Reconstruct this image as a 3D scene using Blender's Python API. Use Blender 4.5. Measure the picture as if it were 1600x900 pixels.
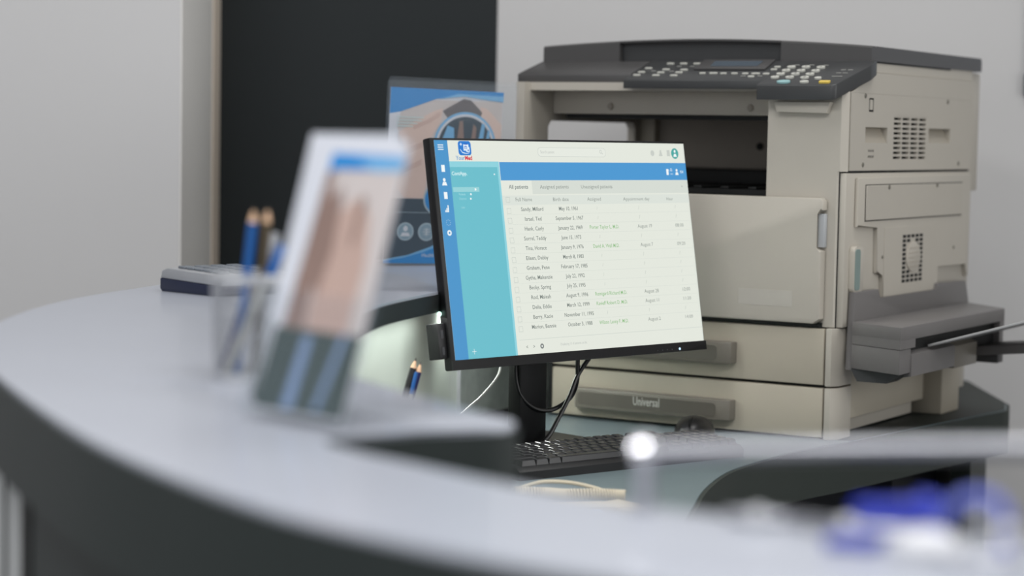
import bpy, bmesh, math, random
from mathutils import Vector, Matrix
for o in list(bpy.data.objects): bpy.data.objects.remove(o)
SC = bpy.context.scene; COL = SC.collection
random.seed(4)
PI = math.pi

# ---------------------------------------------------------------- camera
cam_d = bpy.data.cameras.new('camera'); cam = bpy.data.objects.new('camera', cam_d); COL.objects.link(cam)
PITCH, ROLL = math.atan(240 / 3350.), .018
R0 = Vector((1, 0, 0)); U0 = Vector((0, math.sin(PITCH), math.cos(PITCH))); FW = Vector((0, math.cos(PITCH), -math.sin(PITCH)))
RR = math.cos(ROLL) * R0 + math.sin(ROLL) * U0; UU = -math.sin(ROLL) * R0 + math.cos(ROLL) * U0
cam.matrix_world = Matrix(((RR.x, UU.x, -FW.x, 0), (RR.y, UU.y, -FW.y, 0), (RR.z, UU.z, -FW.z, 1.275), (0, 0, 0, 1)))
cam_d.sensor_width = 36; cam_d.lens = 3350 / 1600 * 36; cam_d.clip_start = .02
cam_d.dof.use_dof = True; cam_d.dof.focus_distance = 3.2; cam_d.dof.aperture_fstop = 2.6
SC.camera = cam
SC.view_settings.view_transform = 'Standard'; SC.view_settings.look = 'None'
SC.view_settings.gamma = 1; SC.view_settings.use_curve_mapping = False; SC.view_settings.exposure = 0.0
# ---------------------------------------------------------------- world and lights
W = bpy.data.worlds.new('world'); SC.world = W; W.use_nodes = True
W.node_tree.nodes['Background'].inputs[0].default_value = (.92, .95, 1.0, 1)
W.node_tree.nodes['Background'].inputs[1].default_value = .62

def area(name, loc, rot, sx, sy, power, col=(1, 1, 1)):
    l = bpy.data.lights.new(name, 'AREA'); l.shape = 'RECTANGLE'; l.size = sx; l.size_y = sy; l.energy = power; l.color = col
    o = bpy.data.objects.new(name, l); COL.objects.link(o); o.location = loc; o.rotation_euler = rot
    return o
area('ceiling_panel_light', (-1.2, 3.1, 2.93), (0, 0, 0), 1.2, .6, 13, (1, 1, 1))
area('ceiling_panel_light', (.7, 3.1, 2.93), (0, 0, 0), 1.2, .6, 17, (1, .99, .97))
area('ceiling_panel_light', (-1.0, .6, 2.93), (0, 0, 0), 1.2, .6, 42, (.99, .99, 1))
area('ceiling_panel_light', (.7, .6, 2.93), (0, 0, 0), 1.2, .6, 36, (1, .99, .97))
area('window_light', (-2.7, -1.6, 1.7), (math.radians(80), 0, math.radians(-60)), 1.8, 1.5, 22, (.96, .98, 1))  # unseen soft fill from behind left, no window stands there
area('window_light', (2.95, 1.6, 1.7), (math.radians(82), 0, math.radians(90)), 1.8, 1.4, 26, (.99, 1, .99))  # unseen fill added from the right to brighten faces turned that way
area('under_counter_lamp', (-.165, 2.84, 1.014), (0, 0, math.radians(-16)), .04, .5, .33, (.97, 1, .96))  # added lamp, unseen, to brighten the pale inner panels
area('under_counter_lamp', (-.085, 3.42, 1.012), (0, math.radians(5), 0), .02, .3, 1.1, (.97, 1, .96))  # second added lamp, unseen, to brighten the marbled panel

# ---------------------------------------------------------------- materials
def lin(c):
    return tuple(((v / 255) / 12.92 if v / 255 <= .04045 else ((v / 255 + .055) / 1.055) ** 2.4) for v in c)
MATS = {}
def M(name, c, rough=.5, metal=0, var=.04, scale=30, bump=0., bscale=400, coat=0, emit=0, alpha=1, trans=0, spec=.5, ior=1.45):
    m = bpy.data.materials.new(name); m.use_nodes = True; nt = m.node_tree; b = nt.nodes['Principled BSDF']
    l = lin(c); b.inputs['Roughness'].default_value = rough; b.inputs['Metallic'].default_value = metal
    b.inputs['Coat Weight'].default_value = coat; b.inputs['Specular IOR Level'].default_value = spec; b.inputs['IOR'].default_value = ior
    b.inputs['Transmission Weight'].default_value = trans; b.inputs['Alpha'].default_value = alpha
    tc = nt.nodes.new('ShaderNodeTexCoord')
    if emit:
        b.inputs['Base Color'].default_value = (.01, .01, .01, 1)
        b.inputs['Emission Color'].default_value = (*l, 1); b.inputs['Emission Strength'].default_value = emit
    else:
        n = nt.nodes.new('ShaderNodeTexNoise'); n.inputs['Scale'].default_value = scale; n.inputs['Detail'].default_value = 4
        nt.links.new(tc.outputs['Object'], n.inputs['Vector'])
        r = nt.nodes.new('ShaderNodeMix'); r.data_type = 'RGBA'
        r.inputs[6].default_value = (*[v * (1 - var) for v in l], 1); r.inputs[7].default_value = (*[min(1, v * (1 + var)) for v in l], 1)
        nt.links.new(n.outputs['Fac'], r.inputs[0]); nt.links.new(r.outputs[2], b.inputs['Base Color'])
    if bump:
        n2 = nt.nodes.new('ShaderNodeTexNoise'); n2.inputs['Scale'].default_value = bscale
        nt.links.new(tc.outputs['Object'], n2.inputs['Vector'])
        bp = nt.nodes.new('ShaderNodeBump'); bp.inputs['Strength'].default_value = bump; bp.inputs['Distance'].default_value = .001
        nt.links.new(n2.outputs['Fac'], bp.inputs['Height']); nt.links.new(bp.outputs['Normal'], b.inputs['Normal'])
    MATS[name] = m
    return m
wall_m = M('wall_paint', (204, 203, 203), .75, bump=.08, var=.015, scale=3, bscale=250)
reveal_m = M('reveal_paint', (232, 230, 226), .7, var=.02)
edge_m = M('pale_wood_edge', (236, 222, 206), .5)
door_m = M('dark_teal_laminate', (12, 22, 25), .55, var=.03)
floor_m = M('floor_vinyl', (120, 122, 124), .4, var=.08, scale=12)
ceil_m = M('ceiling_paint', (215, 215, 215), .8)
top_m = M('counter_laminate', (164, 168, 178), .34, var=.03, scale=9, bump=.05, bscale=600, coat=.15)
fascia_m = M('dark_green_grey_laminate', (38, 45, 44), .5, var=.04, scale=8)
desk_m = M('desk_laminate', (108, 122, 126), .38, var=.05, scale=40)
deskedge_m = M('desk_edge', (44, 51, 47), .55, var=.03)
blackedge_m = M('black_counter_edge', (14, 19, 19), .6)
black_m = M('black_void_laminate', (14, 18, 26), .5)
light_panel_m = M('light_grey_panel', (190, 192, 192), .5, var=.02)
pale_m = M('pale_green_panel', (214, 224, 214), .3, var=.03, scale=6, coat=.2)
marble_m = M('marbled_grey_panel', (176, 186, 180), .2, var=.45, scale=22, coat=.3)
beige_m = M('copier_beige', (187, 181, 170), .5, var=.015, bump=.12, bscale=900)
beige2_m = M('copier_beige_warm', (182, 174, 158), .5, var=.02, bump=.12, bscale=900)
dgrey_m = M('copier_dark_grey', (76, 75, 75), .42, var=.03, bump=.15, bscale=900)
dgrey2_m = M('copier_panel_grey', (62, 63, 64), .4, var=.03)
tray_m = M('tray_warm_grey', (112, 109, 108), .45, var=.03, bump=.1, bscale=900)
handle_m = M('drawer_handle_grey', (122, 117, 108), .35, var=.03)
inner_m = M('inner_dark_grey', (160, 152, 142), .6)
slot_m = M('slot_black', (8, 10, 10), .6)
btn_m = M('button_white', (196, 196, 188), .4)
teal_btn_m = M('button_teal', (150, 190, 192), .4)
yellow_btn_m = M('button_yellow', (226, 196, 92), .4)
lcd_m = M('lcd_blue_grey', (84, 94, 104), .2)
teal_lever_m = M('lever_grey_green', (128, 146, 142), .5)
bluegrey_m = M('latch_blue_grey', (182, 185, 188), .5)
print_m = M('print_light_grey', (205, 203, 196), .5)
bk_m = M('black_plastic', (16, 16, 18), .42, bump=.1, bscale=1200)
bkgl_m = M('black_gloss_plastic', (10, 10, 11), .22, coat=.3)
key_m = M('key_black', (38, 38, 40), .24)
cable_m = M('black_cable', (14, 14, 15), .35)
wcable_m = M('grey_white_cable', (158, 160, 158), .4)
cream_m = M('cream_plastic', (205, 194, 172), .45)
silver_m = M('silver_plastic', (168, 170, 174), .3, metal=.3)
navy_m = M('navy_plastic', (32, 38, 62), .4)
mesh_m = M('cup_metal_grey', (178, 180, 184), .35, metal=.3)
metal_m = M('brushed_steel', (176, 177, 183), .28, metal=.9, var=.05)
chrome_m = M('polished_steel', (240, 240, 245), .14, metal=1)
blue_m = M('pencil_blue', (26, 88, 156), .4)
navyp_m = M('pencil_navy', (34, 36, 92), .4)
brown_m = M('pencil_brown', (84, 72, 52), .4)
blackp_m = M('pencil_black', (22, 20, 26), .4)
wood_m = M('bare_wood', (222, 184, 150), .6)
lead_m = M('graphite', (50, 46, 44), .5)
paper_m = M('white_paper', (200, 203, 211), .6, var=.01)
note_m = M('pale_blue_paper', (190, 210, 232), .6)
p_blue = M('print_blue', (30, 128, 196), .4)
p_lblue = M('print_light_blue', (110, 168, 210), .4)
p_photo = M('print_photo_grey', (190, 182, 180), .4, var=.1, scale=25)
p_skin = M('print_skin', (178, 153, 143), .4, var=.06, scale=30)
p_pale = M('print_pale_skin', (206, 182, 172), .4, var=.06, scale=30)
p_skin2 = M('print_skin_shadow', (134, 112, 104), .4, var=.12, scale=30)
p_dark = M('print_dark_slate', (52, 66, 78), .4, var=.05)
p_phone = M('print_dark_phone', (92, 86, 88), .4)
p_icon = M('print_icon_grey', (158, 176, 186), .4)
p_green = M('print_grey_green', (58, 70, 68), .4, var=.15, scale=30)
tube_m = M('stethoscope_blue', (6, 38, 168), .35, coat=.2)
white_m = M('white_plastic', (205, 206, 210), .35)
board_m = M('whiteboard_white', (215, 222, 232), .25)
frame_m = M('frame_grey', (120, 126, 134), .4, metal=.3)
acr_m = bpy.data.materials.new('clear_acrylic'); acr_m.use_nodes = True
nt = acr_m.node_tree; b = nt.nodes['Principled BSDF']; b.inputs['Base Color'].default_value = (.3, .36, .42, 1); b.inputs['Roughness'].default_value = .06; b.inputs['Alpha'].default_value = .06; b.inputs['Specular IOR Level'].default_value = .5
MATS['acr'] = acr_m
_em = {}
def EM(c, s=1.0):
    k = (c, s)
    if k not in _em: _em[k] = M('display_rgb_%d_%d_%d' % c, c, .35, emit=s, spec=.25)
    return _em[k]

# ---------------------------------------------------------------- mesh helpers
def new(): return bmesh.new()
def obj(name, bm, mat, parent=None, smooth=False, **kw):
    me = bpy.data.meshes.new(name)
    bmesh.ops.recalc_face_normals(bm, faces=bm.faces)
    bm.to_mesh(me); bm.free(); me.materials.append(mat)
    if smooth:
        me.polygons.foreach_set('use_smooth', [True] * len(me.polygons)); me.set_sharp_from_angle(angle=math.radians(38))
    o = bpy.data.objects.new(name, me); COL.objects.link(o)
    if parent: o.parent = parent
    for k, v in kw.items(): o[k] = v
    return o
def thing(name, label, cat, loc=(0, 0, 0), rz=0, group=None):
    o = bpy.data.objects.new(name, None); COL.objects.link(o); o.empty_display_size = .02
    o.location = loc; o.rotation_euler = (0, 0, rz); o['label'] = label; o['category'] = cat
    if group: o['group'] = group
    return o
def tag(o, label, cat, group=None):
    o['label'] = label; o['category'] = cat
    if group: o['group'] = group
    return o
def struct(name, bm, mat, smooth=False): return obj(name, bm, mat, None, smooth, kind='structure')
def box(bm, x0, x1, y0, y1, z0, z1, bev=0, seg=2, T=None):
    r = bmesh.ops.create_cube(bm, size=1)['verts']
    for v in r:
        v.co = Vector(((x0 + x1) / 2 + v.co.x * (x1 - x0), (y0 + y1) / 2 + v.co.y * (y1 - y0), (z0 + z1) / 2 + v.co.z * (z1 - z0)))
    vs = r
    if bev:
        es = list({e for v in r for e in v.link_edges})
        out = bmesh.ops.bevel(bm, geom=es, offset=bev, segments=seg, affect='EDGES', profile=.5)
        vs = list({v for f in out['faces'] for v in f.verts} | {v for v in r if v.is_valid})
    if T is not None:
        for v in vs: v.co = T @ v.co
    return bm
def prism(bm, pts, h0, h1, axis='z', bev=0, T=None, seg=2):
    """extrude a 2D outline along an axis: z -> (x,y), y -> (x,z), x -> (y,z)"""
    def mk(p, h): return {'z': Vector((p[0], p[1], h)), 'y': Vector((p[0], h, p[1])), 'x': Vector((h, p[0], p[1]))}[axis]
    a = [bm.verts.new(mk(p, h0)) for p in pts]; c = [bm.verts.new(mk(p, h1)) for p in pts]
    n = len(pts); fs = [bm.faces.new(a[::-1]), bm.faces.new(c)]
    for i in range(n): fs.append(bm.faces.new((a[i], a[(i + 1) % n], c[(i + 1) % n], c[i])))
    vs = a + c
    if bev:
        es = list({e for f in fs[:2] for e in f.edges})
        out = bmesh.ops.bevel(bm, geom=es, offset=bev, segments=seg, affect='EDGES', profile=.5)
        vs = list({v for f in out['faces'] for v in f.verts} | {v for v in vs if v.is_valid})
    if T is not None:
        for v in vs: v.co = T @ v.co
    return bm
def rrect(x0, x1, y0, y1, r, n=5):
    pts = []
    for cx, cy, a0 in ((x1 - r, y1 - r, 0), (x0 + r, y1 - r, 90), (x0 + r, y0 + r, 180), (x1 - r, y0 + r, 270)):
        for i in range(n + 1):
            a = math.radians(a0 + 90 * i / n); pts.append((cx + r * math.cos(a), cy + r * math.sin(a)))
    return pts
def ell(cx, cy, rx, ry, n=24): return [(cx + rx * math.cos(2 * PI * i / n), cy + ry * math.sin(2 * PI * i / n)) for i in range(n)]
def catmull(pts, k=8, closed=False):
    P = [Vector(p) for p in pts]; out = []; n = len(P)
    rng = n if closed else n - 1
    for i in range(rng):
        if closed: p0, p1, p2, p3 = P[(i - 1) % n], P[i], P[(i + 1) % n], P[(i + 2) % n]
        else: p0, p1, p2, p3 = P[max(i - 1, 0)], P[i], P[i + 1], P[min(i + 2, n - 1)]
        for j in range(k):
            t = j / k
            out.append(.5 * ((2 * p1) + (-p0 + p2) * t + (2 * p0 - 5 * p1 + 4 * p2 - p3) * t * t + (-p0 + 3 * p1 - 3 * p2 + p3) * t ** 3))
    if not closed: out.append(P[-1])
    return out
def tube(bm, pts, r, n=10, closed=False, cap=True):
    P = [Vector(p) for p in pts]; m = len(P); rings = []; up = None
    for i in range(m):
        if closed: t = P[(i + 1) % m] - P[i - 1]
        else: t = P[min(i + 1, m - 1)] - P[max(i - 1, 0)]
        t.normalize()
        if up is None: up = t.orthogonal().normalized()
        else:
            up = up - t * up.dot(t); up.normalize()
        s = t.cross(up); rad = r(i / (m - 1)) if callable(r) else r
        rings.append([bm.verts.new(P[i] + rad * (math.cos(2 * PI * k / n) * up + math.sin(2 * PI * k / n) * s)) for k in range(n)])
    for i in range(m if closed else m - 1):
        a, c = rings[i], rings[(i + 1) % m]
        for k in range(n): bm.faces.new((a[k], a[(k + 1) % n], c[(k + 1) % n], c[k]))
    if cap and not closed:
        bm.faces.new(rings[0][::-1]); bm.faces.new(rings[-1])
    return bm
def lathe(bm, prof, n=32, T=None):
    rings = []
    for r, z in prof:
        if r < 1e-6: rings.append([bm.verts.new((0, 0, z))])
        else: rings.append([bm.verts.new((r * math.cos(2 * PI * k / n), r * math.sin(2 * PI * k / n), z)) for k in range(n)])
    for a, c in zip(rings, rings[1:]):
        for k in range(n):
            if len(a) == 1 and len(c) == 1: continue
            if len(a) == 1: bm.faces.new((a[0], c[k], c[(k + 1) % n]))
            elif len(c) == 1: bm.faces.new((a[k], a[(k + 1) % n], c[0]))
            else: bm.faces.new((a[k], a[(k + 1) % n], c[(k + 1) % n], c[k]))
    if T is not None:
        for rg in rings:
            for v in rg: v.co = T @ v.co
    return bm
def ngon(bm, pts, T=None, h=0):
    vs = [bm.verts.new((p[0], p[1], h)) for p in pts]
    if T is not None:
        for v in vs: v.co = T @ v.co
    return bm.faces.new(vs)
def text(bm, s, x, y, size, align='CENTER', sx=1., h=0, T=None, bold=0, depth=0):
    cu = bpy.data.curves.new('t', 'FONT'); cu.body = s; cu.size = size; cu.align_x = align; cu.align_y = 'CENTER'
    cu.resolution_u = 2; cu.offset = bold; cu.extrude = depth
    o = bpy.data.objects.new('t', cu); COL.objects.link(o)
    dg = bpy.context.evaluated_depsgraph_get(); me = bpy.data.meshes.new_from_object(o.evaluated_get(dg))
    bpy.data.objects.remove(o); bpy.data.curves.remove(cu)
    t2 = Matrix.Translation((x, y, h)) @ Matrix.Diagonal((sx, 1, 1, 1))
    me.transform((T @ t2) if T is not None else t2)
    bm.from_mesh(me); bpy.data.meshes.remove(me)
def plate(bm, y0, y1, z0, z1, holes, x0, x1):
    """a flat cover in the y-z plane with rectangular holes, watertight cells"""
    ys = sorted({y0, y1, *[v for h in holes for v in h[:2]]}); zs = sorted({z0, z1, *[v for h in holes for v in h[2:]]})
    inside = lambda y, z: any(h[0] < y < h[1] and h[2] < z < h[3] for h in holes)
    V = {}
    def g(x, y, z):
        k = (x, y, z)
        if k not in V: V[k] = bm.verts.new(k)
        return V[k]
    ny, nz = len(ys) - 1, len(zs) - 1
    solid = lambda i, j: 0 <= i < ny and 0 <= j < nz and not inside((ys[i] + ys[i + 1]) / 2, (zs[j] + zs[j + 1]) / 2)
    for i in range(ny):
        for j in range(nz):
            if not solid(i, j): continue
            a, c, d, e = ys[i], ys[i + 1], zs[j], zs[j + 1]
            for x in (x0, x1): bm.faces.new((g(x, a, d), g(x, c, d), g(x, c, e), g(x, a, e)))
            if not solid(i - 1, j): bm.faces.new((g(x0, a, d), g(x1, a, d), g(x1, a, e), g(x0, a, e)))
            if not solid(i + 1, j): bm.faces.new((g(x0, c, d), g(x1, c, d), g(x1, c, e), g(x0, c, e)))
            if not solid(i, j - 1): bm.faces.new((g(x0, a, d), g(x1, a, d), g(x1, c, d), g(x0, c, d)))
            if not solid(i, j + 1): bm.faces.new((g(x0, a, e), g(x1, a, e), g(x1, c, e), g(x0, c, e)))
    return bm

# ================================================================ the room
bm = new(); box(bm, -4, 3.2, -3.2, 4.75, -.1, 0); struct('floor', bm, floor_m)
bm = new(); box(bm, -4, 3.2, -3.2, 4.75, 2.96, 3.06); struct('ceiling', bm, ceil_m)
bm = new(); box(bm, -.04, 3.2, 4.5, 4.75, 0, 2.96); struct('wall_back', bm, wall_m)
bm = new(); box(bm, -4, -.6235, 4.0, 4.5, 0, 2.96); wl = struct('wall_left', bm, wall_m)
bm = new(); box(bm, -.6245, -.6205, 4.002, 4.49, 0, 2.95); struct('trim_1', bm, reveal_m)
bm = new(); box(bm, -.6203, -.6175, 4.40, 4.499, 0, 2.95); struct('trim_2', bm, edge_m)
bm = new(); box(bm, 3.1, 3.2, -3.2, 4.5, 0, 2.96); struct('wall_right', bm, wall_m)
bm = new(); box(bm, -4, -3.9, -3.2, 4.0, 0, 2.96); struct('wall_side', bm, wall_m)
bm = new(); box(bm, -.6235, -.04, 4.5, 4.75, 0, 2.96, .0); struct('door_1', bm, door_m)

# whiteboard at the right edge
wb = thing('whiteboard', 'white board in a grey metal frame at the right edge of the wall', 'whiteboard', (1.066, 4.5, 1.381))
bm = new(); box(bm, .006, 1.2, -.012, -.001, .01, .9); obj('board', bm, board_m, wb)
bm = new()
box(bm, 0, .012, -.018, -.001, 0, .92, .002); box(bm, 1.19, 1.202, -.018, -.001, 0, .92, .002)
box(bm, .012, 1.19, -.018, -.001, 0, .012, .002); box(bm, .012, 1.19, -.018, -.001, .908, .92, .002); obj('frame', bm, frame_m, wb, True)
bm = new(); box(bm, -.006, .02, -.022, -.0005, -.006, .04, .003); obj('corner_cap', bm, frame_m, wb, True)

# ================================================================ reception counter (plan outline)
outer = [(1.0, .86), (.8, .865), (.5, .89), (.25, .955), (.1, 1.045), (.003, 1.115), (-.069, 1.18), (-.151, 1.274), (-.26, 1.453), (-.345, 1.63),
         (-.456, 1.905), (-.54, 2.15), (-.586, 2.433), (-.579, 2.763), (-.507, 3.077), (-.40, 3.42), (-.27, 3.74), (-.10, 4.0), (.08, 4.22), (.20, 4.36)]
inner_far = [(.27, 4.22), (.15, 4.03), (.06, 3.88), (-.01, 3.76), (-.05, 3.6), (-.055, 3.4), (-.075, 3.2), (-.1, 3.055), (-.13, 2.955), (-.170, 2.80), (-.188, 2.62), (-.195, 2.40), (-.190, 2.2), (-.172, 2.05), (-.143, 1.955)]
tongue = [(-.10, 1.87), (-.063, 1.80), (-.022, 1.72), (-.003, 1.69), (.004, 1.668), (0, 1.643), (-.02, 1.628)]
slit = [(-.07, 1.607), (-.137, 1.56)]
inner_near = [(-.135, 1.54), (-.10, 1.49), (-.063, 1.447), (.002, 1.369), (.081, 1.298), (.153, 1.256), (.224, 1.226), (.291, 1.198), (.5, 1.14), (.8, 1.11), (1.0, 1.105)]
def c2(p, k=5): return [(v.x, v.y) for v in catmull([(a, b, 0) for a, b in p], k)]
O_ = c2(outer); I_ = c2(inner_far); T_ = c2([inner_far[-1]] + tongue, 4)[1:]; N_ = c2(inner_near, 5)
outline = O_ + I_ + T_ + slit + N_
counter = thing('reception_counter', 'curved reception counter with pale blue-grey top and dark green-grey edge', 'counter', (-.3, 1.6, 0))
OFF = Vector((-.3, 1.6, 0))
def loc2(pts): return [(x - OFF.x, y - OFF.y) for x, y in pts]
bm = new(); prism(bm, loc2(outline), 1.022, 1.05, 'z', bev=.0025); top = obj('counter_top', bm, top_m, counter, True)
# dark edge bands follow the outlines
def band(name, pts, z0, z1, out, th, mat, parent=counter):
    """strip along a path, offset to its left (out>0) by out, thickness th"""
    P = [Vector((x, y)) for x, y in loc2(pts)]; n = len(P); A = []; B = []
    for i in range(n):
        t = (P[min(i + 1, n - 1)] - P[max(i - 1, 0)]).normalized(); nn = Vector((-t.y, t.x))
        A.append(P[i] + nn * out); B.append(P[i] + nn * (out - th))
    bm = new(); prism(bm, [tuple(p) for p in A] + [tuple(p) for p in B[::-1]], z0, z1)
    return obj(name, bm, mat, parent, True)
# walking outer from right to left the outside lies to the left-hand side (towards the camera)
band('edge_band', O_, .967, 1.0465, .0035, .012, fascia_m)
band('edge_band', I_[6:] + T_[:-2], 1.0215, 1.0465, .0025, .006, blackedge_m)
band('edge_band', [T_[-10], *T_[-9:], slit[0], slit[1]], .985, 1.0465, .003, .02, fascia_m)
band('edge_band', N_, .99, 1.0465, .0025, .02, fascia_m)
# body: dark front panels, light side panels, inner panels
def cut(pts, f): return [p for p in pts if f(p)]
Bd = [(x, y) for x, y in O_ if y < 4.3]
k = min(range(len(Bd)), key=lambda i: abs(Bd[i][0] / Bd[i][1] + .238) if Bd[i][1] < 1.9 else 9)
band('front_panel', Bd[:k + 1], 0.02, .9665, -.02, .03, fascia_m)
seg = Bd[k:]; step = 5
for i in range(0, len(seg) - 1, step):
    band('side_panel', seg[i:i + step + 1], 0.02, .9665, -.020, .025, light_panel_m)
band('joint_strip', [seg[0], seg[1]], 0.02, .9665, -.0185, .03, slot_m)
band('joint_strip', [(seg[3][0], seg[3][1]), (seg[3][0] - .004, seg[3][1] + .012)], 0.02, .9665, -.018, .03, slot_m)
J = I_ + T_[:4]; a_ = min(range(len(J)), key=lambda i: abs(J[i][1] - 3.62) + (0 if J[i][0] < 0 else 9))
band('inner_panel', J[2:a_ + 1], .78, 1.0212, -.045, .02, marble_m)
band('inner_panel', J[a_:], .78, 1.0212, -.045, .02, pale_m)
bm = new(); j = Vector((J[a_][0] - OFF.x - .043, J[a_][1] - OFF.y, 0)); box(bm, j.x - .004, j.x + .003, j.y - .003, j.y + .003, .79, 1.02, .001); obj('joint_strip', bm, silver_m, counter)
bm = new(); prism(bm, [(.085, .5), (.087, .9), (.112, 1.16), (.120, 1.16), (.095, .9), (.093, .5)], 1.0188, 1.0218); obj('light_strip', bm, EM((236, 246, 232), 1.0), counter)  # added glowing strip, unseen, paired with the fill on the inner panels
band('inner_panel', N_, .3, .99, -.03, .02, fascia_m)

# ================================================================ lower desk
dk = thing('lower_desk', 'lower blue-grey desk with thick curved dark edge under the copier', 'desk', (.4, 3.5, 0))
DO = Vector((.4, 3.5))
near = [(-.13, 2.2), (0.02, 2.25), (.12, 2.4), (.2, 2.6), (.24, 2.781), (.27, 2.937), (.315, 3.09), (.37, 3.198), (.45, 3.322), (.552, 3.44), (.72, 3.655), (.906, 3.89)]
nr = c2(near, 6)
far = [(.925, 3.97), (.93, 4.38), (.32, 4.38), (.30, 4.14), (.16, 3.945), (.075, 3.80), (.0, 3.66), (-.012, 3.4), (-.035, 3.2), (-.06, 3.05), (-.10, 2.93), (-.115, 2.7), (-.12, 2.4)]
bm = new(); prism(bm, [(x - DO.x, y - DO.y) for x, y in nr + far], .752, .79, 'z', bev=.002); obj('desk_top', bm, desk_m, dk, True)
def dband(name, pts, z0, z1, out, th, mat):
    global OFF
    keep = OFF; OFF = Vector((DO.x, DO.y, 0)); o = band(name, pts, z0, z1, out, th, mat, dk); OFF = keep
    return o
dband('desk_edge', nr + [(.925, 3.97), (.93, 4.37)], .712, .7885, -.0 - .003 + .001 - .004 + .012 - .012 + 0, -.012, deskedge_m)
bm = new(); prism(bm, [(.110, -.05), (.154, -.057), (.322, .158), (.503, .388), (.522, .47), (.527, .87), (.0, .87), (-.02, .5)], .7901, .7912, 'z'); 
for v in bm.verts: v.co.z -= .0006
obj('dark_top_panel', bm, deskedge_m, dk)  # thin dark sheet laid over the desk top around the copier
# supports underneath
bm = new(); box(bm, -.18, .46, .62, .64, 0, .712); obj('modesty_panel', bm, black_m, dk)
bm = new(); prism(bm, [(-.05, .0), (.86, .0), (.95, .712), (-.05, .712)], -.01, .01, 'x'); 
for v in bm.verts: v.co = Matrix.Translation((.45, .3, 0)) @ Matrix.Rotation(math.radians(-38), 4, 'Z') @ Matrix.Translation((0, -.3, 0)) @ v.co if False else v.co
bm.free()
bm = new(); prism(bm, [(.395, .325), (.425, .30), (.52, .60), (.5, .63)], 0, .712, 'z'); obj('side_leg', bm, deskedge_m, dk)
bm = new(); prism(bm, [(-.25, -.35), (-.0, .02), (.30, .38), (.385, .40), (.47, .6), (-.2, .6), (-.3, .1)], 0, .71, 'z'); obj('under_cabinet', bm, black_m, dk)

# ================================================================ copier (local: x right along its front, y back, z up)
cp = thing('photocopier', 'large beige office photocopier with dark grey lid and control panel', 'photocopier', (.50905, 3.44587, .7908), math.radians(-31))
def part(name, bm, mat, par=cp, smooth=True, **kw): return obj(name, bm, mat, par, smooth, **kw)
bm = new()
box(bm, -.575, -.002, .02, .6, .183, .39)                                 # core behind the front door
box(bm, -.512, -.002, .012, .40, .004, .183)                              # cassette module
box(bm, -.56, -.002, .40, .6, .03, .183)
prism(bm, [(-.113, 0), (.0095, 0), (.0122, .0025), (.0122, .6), (-.113, .6)], .183, .434)
prism(bm, [(-.113, 0), (.0145, 0), (.0235, .012), (.0122, .0148), (.0122, .6), (-.113, .6)], .434, .562)   # right hand column
box(bm, -.575, -.113, .46, .6, .39, .576)
prism(bm, [(0, .39), (0, .576), (.6, .576), (.6, .39), (.415, .39), (.415, .500), (.405, .510), (.095, .510), (.085, .500), (.085, .39)], -.592, -.576, 'x')
box(bm, -.576, -.113, .02, .46, .562, .576)
part('body', bm, beige_m, smooth=False)
bm = new(); box(bm, -.592, .0225, .104, .6, .576, .596); box(bm, -.588, .0215, .122, .6, .5965, .621); part('scanner_housing', bm, beige_m)
bm = new(); box(bm, -.575, -.114, .1, .112, .523, .563, .001); part('cavity_fascia', bm, beige_m)
bm = new(); box(bm, -.574, -.116, .4585, .4597, .39, .545); box(bm, -.1165, -.1132, .113, .458, .39, .56); part('cavity_back', bm, inner_m)
bm = new(); box(bm, -.574, -.117, .113, .455, .540, .5605); part('cavity_roof', bm, inner_m)
bm = new(); box(bm, -.555, -.120, .1125, .125, .515, .5225); part('gap_liner', bm, slot_m)
bm = new(); box(bm, -.574, -.117, .02, .455, .391, .400)
for i in range(9): box(bm, -.56 + i * .05, -.545 + i * .05, .03, .45, .400, .4045, .001)
box(bm, -.57, -.118, .30, .455, .40, .428, .002); part('output_tray', bm, slot_m)
bm = new(); box(bm, -.5755, -.545, .436, .4585, .40, .545, .002); part('paper_guide', bm, beige2_m)
for u in (-.459, -.191):
    bm = new(); lathe(bm, [(0, .004), (.005, .004), (.0062, 0)], 16, Matrix.Translation((u, .1, .536)) @ Matrix.Rotation(PI / 2, 4, 'X')); part('screw', bm, inner_m)
bm = new(); lathe(bm, [(0, .004), (.006, .004), (.0075, 0)], 16, Matrix.Translation((-.335, .458, .470)) @ Matrix.Rotation(PI / 2, 4, 'X')); part('screw', bm, slot_m)
# rear cover
bm = new(); box(bm, -.55, .016, .6, .662, .395, .612, .003); box(bm, -.55, .014, .6, .632, .03, .394, .003); part('rear_cover', bm, beige_m)
# front door with latch notch
bm = new(); prism(bm, [(-.52, .189), (-.016, .189), (-.005, .197), (-.005, .306), (-.016, .310), (-.016, .368), (-.004, .372), (-.004, .386), (-.008, .391), (-.52, .391)], -.022, -.001, 'y', bev=.003)
dr = part('front_door', bm, beige_m)
bm = new(); box(bm, -.0155, -.004, -.012, -.001, .312, .366, .001); obj('latch', bm, bluegrey_m, dr, True)
bm = new(); box(bm, -.148, -.052, -.0224, -.0219, .214, .240, .0004, 1); obj('faded_sticker', bm, M('pale_sticker', (186, 181, 172), .4), dr)
bm = new(); box(bm, -.515, -.008, -.004, .019, .1815, .190); part('gap_liner', bm, slot_m)
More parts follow.
